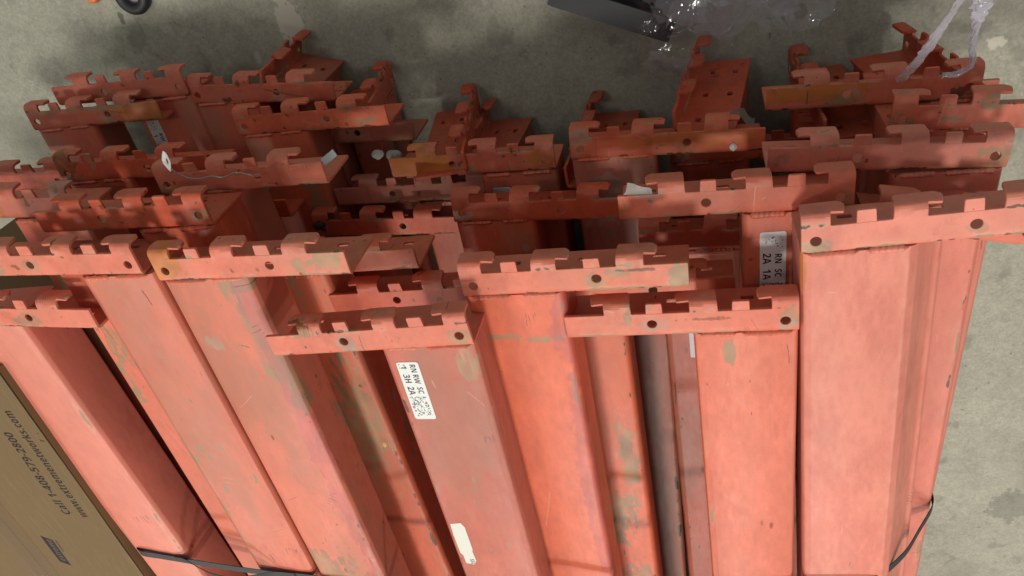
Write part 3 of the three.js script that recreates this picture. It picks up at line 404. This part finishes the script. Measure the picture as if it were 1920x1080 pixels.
// ------------------------------------------------------------------ clear stretch film
const filmMat = new THREE.MeshPhysicalMaterial({ color: new THREE.Color(0.93, 0.93, 0.96), transmission: 1, thickness: 0, roughness: 0.13, ior: 1.5, side: THREE.DoubleSide });
const milkMat = new THREE.MeshPhysicalMaterial({ color: new THREE.Color(0.8, 0.8, 0.86), transmission: 0.955, thickness: 0, roughness: 0.06, ior: 1.5, side: THREE.DoubleSide });
const strandMat = new THREE.MeshPhysicalMaterial({ color: new THREE.Color(0.8, 0.79, 0.86), transmission: 0.72, thickness: 0, roughness: 0.12, ior: 1.5, side: THREE.DoubleSide });
const ridge = (x, y) => 1 - Math.abs(2 * vn(x, y) - 1) * 1.6;
function crumple(seed, o, a, b, na, nb, amp, mask) {                 // a crumpled sheet spanned by a and b from o
  const A = new THREE.Vector3(...a), Bv = new THREE.Vector3(...b), N = new THREE.Vector3().crossVectors(A, Bv).normalize(), P = [], I = [], ok = [];
  const la = A.length(), lb = Bv.length();
  for (let j = 0; j <= nb; j++) for (let i = 0; i <= na; i++) {
    let u = i / na, v = j / nb; const X = u * la + seed * 3.1, Y = v * lb + seed * 1.7;
    const wx = 0.02 * (fb2(X * 30, Y * 30) - 0.5), wy = 0.02 * (fb2(X * 30 + 50, Y * 30 + 9) - 0.5);
    const pl = 0.5 * ridge((X + wx * 1.4) * 95, (Y + X * 0.4) * 13) + 0.3 * ridge((X - Y * 0.35 + wy) * 190, Y * 24 + 8);
    const h = amp * (0.55 * pl + 0.6 * ridge((X + wx) * 22, (Y + wy) * 22) + 0.4 * ridge((X - wy) * 60 + 9, (Y + wx) * 30 + 3));
    const q = new THREE.Vector3(...o).addScaledVector(A, u + wx / la * 1.5).addScaledVector(Bv, v + wy / lb * 1.5).addScaledVector(N, h);
    P.push(q.x, q.y, q.z); ok.push(mask(u, v, fb4(X * 28 + 7, Y * 28)));
  }
  for (let j = 0; j < nb; j++) for (let i = 0; i < na; i++) { const k = j * (na + 1) + i; if (ok[k] && ok[k + 1] && ok[k + na + 1] && ok[k + na + 2]) I.push(k, k + na + 1, k + 1, k + 1, k + na + 1, k + na + 2); }
  const g = new THREE.BufferGeometry(); g.setAttribute('position', new THREE.Float32BufferAttribute(P, 3)); g.setIndex(I); g.computeVertexNormals(); return toCreasedNormals(g, 0.25);
}
function rope(seed, path, r0, r1, n, flat) {                         // film pulled into a pleated string
  const c = new THREE.CatmullRomCurve3(path.map((q) => new THREE.Vector3(...q))), P = [], I = [], k = 14, F = c.computeFrenetFrames(n);
  for (let i = 0; i <= n; i++) {
    const t = i / n, o = c.getPoint(t), rad = r0 + (r1 - r0) * t;
    for (let j = 0; j < k; j++) { const a = j / k * Math.PI * 2 + t * 5, pl = rad * (0.62 + 0.75 * vn(j * 1.7 + seed * 11, t * 26 + j * 0.4) + 0.25 * ((j % 2) ? 1 : -1) * vn(t * 12, seed)); const v = o.clone().addScaledVector(F.normals[i], Math.cos(a) * pl).addScaledVector(F.binormals[i], Math.sin(a) * pl * flat); P.push(v.x, v.y, v.z); }
    if (i < n) for (let j = 0; j < k; j++) { const b = i * k, e = (j + 1) % k; I.push(b + j, b + e, b + k + j, b + e, b + k + e, b + k + j); }
  }
  const g = new THREE.BufferGeometry(); g.setAttribute('position', new THREE.Float32BufferAttribute(P, 3)); g.setIndex(I); g.computeVertexNormals(); return toCreasedNormals(g, 0.5);
}
{
  const t = thing('stretch_film', [0, 0, 0], 'crumpled bundle of clear stretch film hanging over the floor at the top', 'plastic film');
  mesh('film_bunch', crumple(1, [0.06, 0.2, -0.29], [-0.2, 0.01, -0.01], [0.0, 0.03, 0.12], 1110, 80, 0.008, (u, v, n) => n + 0.35 * v > 0.42), milkMat, t);
  mesh('film_bunch', crumple(5, [0.045, 0.225, -0.262], [-0.15, 0.0, -0.012], [0.0, 0.03, 0.12], 110, 60, 0.008, (u, v, n) => n + 0.3 * v > 0.44), milkMat, t);
  mesh('film_sheet', crumple(2, [0.062, 0.185, -0.35], [-0.105, 0.02, -0.01], [0.0, 0.05, 0.13], 110, 80, 0.008, (u, v, n) => n + 0.4 * v - 0.35 * Math.abs(u - 0.5) > 0.38), filmMat, t);
  mesh('film_sheet', crumple(3, [-0.02, 0.2, -0.275], [-0.16, 0.02, 0.0], [0.0, 0.03, 0.1], 90, 60, 0.004, (u, v, n) => n + 0.4 * v - 0.2 * u > 0.36), filmMat, t);
  mesh('film_sheet', crumple(4, [0.058, 0.185, -0.345], [-0.045, 0.01, -0.006], [0.0, 0.03, 0.045], 60, 60, 0.005, (u, v, n) => n + 0.3 * v > 0.5), milkMat, t);
  const s1 = thing('film_strand', [0, 0, 0], 'thin clear film strand slanting down onto the topmost right connector', 'plastic film', 'film strands hanging on the right');
  mesh('film_string', rope(3, [[-0.206, 0.262, -0.352], [-0.212, 0.29, -0.325], [-0.218, 0.32, -0.29], [-0.226, 0.35, -0.25], [-0.235, 0.39, -0.2]], 0.0056, 0.0026, 120, 0.5), strandMat, s1);
  const s2 = thing('film_strand', [0, 0, 0], 'whitish twisted film strand with a bunched top, hanging over the topmost right connector', 'plastic film', 'film strands hanging on the right');
  mesh('film_string', rope(8, [[-0.2460, 0.263, -0.352], [-0.256, 0.2645, -0.352], [-0.267, 0.268, -0.347], [-0.269, 0.275, -0.335], [-0.264, 0.283, -0.318], [-0.2615, 0.293, -0.302], [-0.259, 0.303, -0.286]], 0.0026, 0.003, 150, 0.8), strandMat, s2);
  mesh('film_tuft', rope(12, [[-0.259, 0.301, -0.289], [-0.256, 0.315, -0.27], [-0.252, 0.335, -0.24], [-0.25, 0.355, -0.21]], 0.0035, 0.016, 60, 0.6), strandMat, s2);
}

// ------------------------------------------------------------------ small things lying about
{
  // white scrap on a wire
  const t = thing('plastic_scrap', [0.604, 0.4, -0.293], 'white leaf-shaped plastic scrap on a thin wire, hooked on a connector at the left', 'scrap');
  const sh = new THREE.Shape(); sh.moveTo(0, -0.011); sh.quadraticCurveTo(0.0065, -0.004, 0.0045, 0.004); sh.quadraticCurveTo(0.003, 0.009, 0.001, 0.013); sh.quadraticCurveTo(-0.002, 0.007, -0.005, 0.004); sh.quadraticCurveTo(-0.006, -0.006, 0, -0.011);
  const hl = new THREE.Path(); hl.absellipse(-0.0004, 0.001, 0.0019, 0.0038, 0, Math.PI * 2, true); sh.holes.push(hl);
  const lf = new THREE.ExtrudeGeometry(sh, { depth: 0.0007, bevelEnabled: true, bevelThickness: 0.0003, bevelSize: 0.0003, bevelSegments: 1, curveSegments: 10 });
  { const p = lf.attributes.position; for (let i = 0; i < p.count; i++) p.setZ(i, p.getZ(i) + p.getX(i) * p.getX(i) * 60 - p.getY(i) * 0.25); lf.computeVertexNormals(); }
  const leaf = mesh('plastic_leaf', lf, new THREE.MeshStandardMaterial({ color: new THREE.Color(0.72, 0.72, 0.7), roughness: 0.35, side: THREE.DoubleSide }), t); leaf.rotation.set(-0.9, 0.2, 0.25);
  mesh('wire', new THREE.TubeGeometry(new THREE.CatmullRomCurve3([[0, 0.002, -0.008], [-0.004, -0.001, -0.018], [-0.012, -0.004, -0.026], [-0.03, -0.002, -0.028], [-0.047, -0.001, -0.026], [-0.058, -0.004, -0.03], [-0.072, -0.0125, -0.03], [-0.09, -0.014, -0.036], [-0.096, -0.02, -0.038]].map((q) => new THREE.Vector3(...q))), 60, 0.0009, 6), new THREE.MeshStandardMaterial({ color: new THREE.Color(0.3, 0.31, 0.33), roughness: 0.35, metalness: 0.6 }), t);
  // metal tag
  const tg = thing('metal_tag', [0.2665, 0.2318, -0.459], 'small rounded silver tag lying on a tube in the middle', 'tag'); tg.rotation.y = -0.05;
  const tsh = rounded([[-0.0125, -0.005, 0.003], [0.0125, -0.005, 0.003], [0.0125, 0.005, 0.003], [-0.0125, 0.005, 0.003]]); { const h = new THREE.Path(); h.absarc(0.008, 0, 0.0013, 0, 6.283, true); tsh.holes.push(h); }
  mesh('tag_plate', new THREE.ExtrudeGeometry(tsh, { depth: 0.0008, bevelEnabled: true, bevelThickness: 0.0003, bevelSize: 0.0003, bevelSegments: 1 }).rotateX(-Math.PI / 2), new THREE.MeshStandardMaterial({ color: new THREE.Color(0.5, 0.51, 0.52), roughness: 0.45, metalness: 0.5 }), tg);
  // lumps of mortar, rubber, metal, tape
  const lump = (name, label, cat, pos, rad, seed, col, rough, sq = [1, 1, 1], group) => {
    const g = new THREE.IcosahedronGeometry(rad, 4), p = g.attributes.position;
    for (let i = 0; i < p.count; i++) { const x = p.getX(i), y = p.getY(i), z = p.getZ(i), k = 0.6 + 0.8 * fb4(x / rad * 1.1 + seed, (y + z * 0.7) / rad * 1.1 + seed * 2) ; p.setXYZ(i, x * k * sq[0], y * k * sq[1], z * k * sq[2]); }
    g.computeVertexNormals(); const m = mesh(name, toCreasedNormals(g, 0.35), new THREE.MeshStandardMaterial({ color: new THREE.Color(...col), roughness: rough, bumpMap: paintBump, bumpScale: 0.0006 })); m.position.set(...pos); tag(m, label, cat, group);
  };
  lump('mortar_crumb', 'larger pale mortar crumb left of its neighbour, beside the yellow-brown connector', 'crumb', [0.436, 0.213, -0.396], 0.0085, 3, [0.42, 0.42, 0.38], 0.9, [1.1, 0.7, 0.8], 'mortar crumbs on the left of the yellow-brown connector');
  lump('mortar_crumb', 'greyer mortar crumb touching the yellow-brown connector', 'crumb', [0.412, 0.212, -0.4], 0.0095, 6, [0.33, 0.34, 0.31], 0.9, [1.1, 0.7, 0.8], 'mortar crumbs on the left of the yellow-brown connector');
  lump('rubber_clump', 'black clump stuck on the first hook of a brown-red connector', 'clump', [0.556, 0.226, -0.492], 0.0085, 9, [0.02, 0.02, 0.02], 0.5, [1.2, 0.8, 0.7]);
  lump('white_crumb', 'tiny white crumb under the edge of the taped orange connector', 'crumb', [-0.031, 0.2705, -0.4085], 0.0042, 12, [0.7, 0.69, 0.66], 0.9);
  // folded bit of sheet metal over the end of a connector
  const mb = thing('metal_scrap', [0.404, 0.397, -0.312], 'small bent grey metal scrap on the end of the connector with the wire', 'scrap'); mb.rotation.set(0.25, 0.5, -0.12);
  mesh('metal_strip', mergeGeometries([new THREE.BoxGeometry(0.021, 0.0011, 0.0085, 6, 1, 2), new THREE.BoxGeometry(0.0011, 0.006, 0.0085, 1, 3, 2).translate(0.0101, -0.0036, 0)]), new THREE.MeshStandardMaterial({ color: new THREE.Color(0.28, 0.29, 0.3), roughness: 0.4, metalness: 0.7 }), mb);
  // torn tape on two connectors
  const tm = new THREE.MeshPhysicalMaterial({ color: new THREE.Color(0.36, 0.33, 0.3), transmission: 0.6, thickness: 0, roughness: 0.4, side: THREE.DoubleSide });
  tag(mesh('torn_tape', crumple(9, [-0.026, 0.2705, -0.379], [-0.033, 0.0015, 0], [0.0, -0.0005, 0.013], 44, 20, 0.0012, (u, v, n) => n + 0.3 * Math.min(v, 1 - v) > 0.36), tm), 'torn clear tape on the right end of the orange connector', 'tape');
  tag(mesh('torn_tape', crumple(11, [0.0805, 0.4215, -0.3825], [-0.024, 0.0005, 0], [-0.003, -0.002, 0.014], 40, 22, 0.001, (u, v, n) => n > 0.3), tm), 'torn clear tape on the left hook of the half-shaded salmon connector', 'tape');
  // black plastic tray at the top edge
  const tr = thing('plastic_tray', [0.098, 0.0, -0.243], 'black plastic tray corner with a stepped rim, under the film at the top', 'tray'); tr.rotation.y = -0.44;
  const bl = new THREE.MeshStandardMaterial({ color: new THREE.Color(0.02, 0.022, 0.026), roughness: 0.6 });
  const bx = (w, h, d, x, y, z) => new THREE.BoxGeometry(w, h, d).translate(x, y, z);
  mesh('tray_wall', mergeGeometries([bx(0.15, 0.075, 0.006, -0.01, 0.0375, -0.052), bx(0.006, 0.075, 0.2, 0.066, 0.0375, 0.05), bx(0.15, 0.006, 0.2, -0.01, 0.009, 0.05)]), bl, tr);
  mesh('rim', mergeGeometries([bx(0.165, 0.006, 0.03, -0.01, 0.078, -0.048), bx(0.006, 0.02, 0.03, 0.0745, 0.069, -0.048), bx(0.03, 0.006, 0.2, 0.062, 0.0781, 0.068)]), bl, tr);
  for (let i = 0; i < 5; i++) mesh('rib', bx(0.004, 0.058, 0.012, -0.075 + i * 0.032, 0.034, -0.0615), bl, tr);
  // things cut by the upper picture edge
  const rg = thing('rubber_ring', [0.856, 0.0, -0.176], 'black rounded ring-shaped thing cut by the top picture edge at the left', 'ring');
  mesh('ring_body', new THREE.TorusGeometry(0.021, 0.009, 12, 40).rotateX(-Math.PI / 2).translate(0, 0.009, 0), new THREE.MeshStandardMaterial({ color: new THREE.Color(0.02, 0.02, 0.024), roughness: 0.5 }), rg);
  mesh('ring_insert', new THREE.LatheGeometry([[0, 0.004], [0.012, 0.004], [0.0135, 0.008], [0.0135, 0.001], [0, 0.001]].map((q) => new THREE.Vector2(...q)), 32), new THREE.MeshStandardMaterial({ color: new THREE.Color(0.3, 0.3, 0.31), roughness: 0.5 }), rg);
  const cp = thing('orange_knob', [0.928, 0.0, -0.166], 'orange cap just entering the top picture edge at the left', 'cap');
  mesh('cap_body', new THREE.LatheGeometry([[0, 0.012], [0.009, 0.012], [0.0115, 0.01], [0.0125, 0], [0.0105, 0], [0.0095, 0.009], [0, 0.01]].map((q) => new THREE.Vector2(...q)), 36), new THREE.MeshStandardMaterial({ color: new THREE.Color(0.75, 0.22, 0.04), roughness: 0.45 }), cp);
}

// ------------------------------------------------------------------ ceiling lamps
for (const [x, z, w, dp, it] of LAMPS) {
  const t = thing('ceiling_lamp', [x, LAMP_Y, z], 'white square ceiling lamp hanging high above the floor', 'lamp', 'ceiling lamps outside the picture');
  mesh('housing', new THREE.BoxGeometry(w + 0.06, 0.1, dp + 0.06).translate(0, 0.07, 0), new THREE.MeshStandardMaterial({ color: 0xd0d0cc, roughness: 0.5 }), t);
  const df = mesh('diffuser', new THREE.PlaneGeometry(w, dp).rotateX(Math.PI / 2), new THREE.MeshStandardMaterial({ color: 0xffffff, emissive: new THREE.Color(1, 0.97, 0.9), emissiveIntensity: 6 }), t); df.castShadow = false;
  const l = new THREE.RectAreaLight(new THREE.Color(1, 0.96, 0.88), it, w, dp); l.position.set(x, LAMP_Y - 0.02, z); l.lookAt(x, 0, z); scene.add(l);
}

renderer.setSize(1024, 576);
renderer.render(scene, camera);
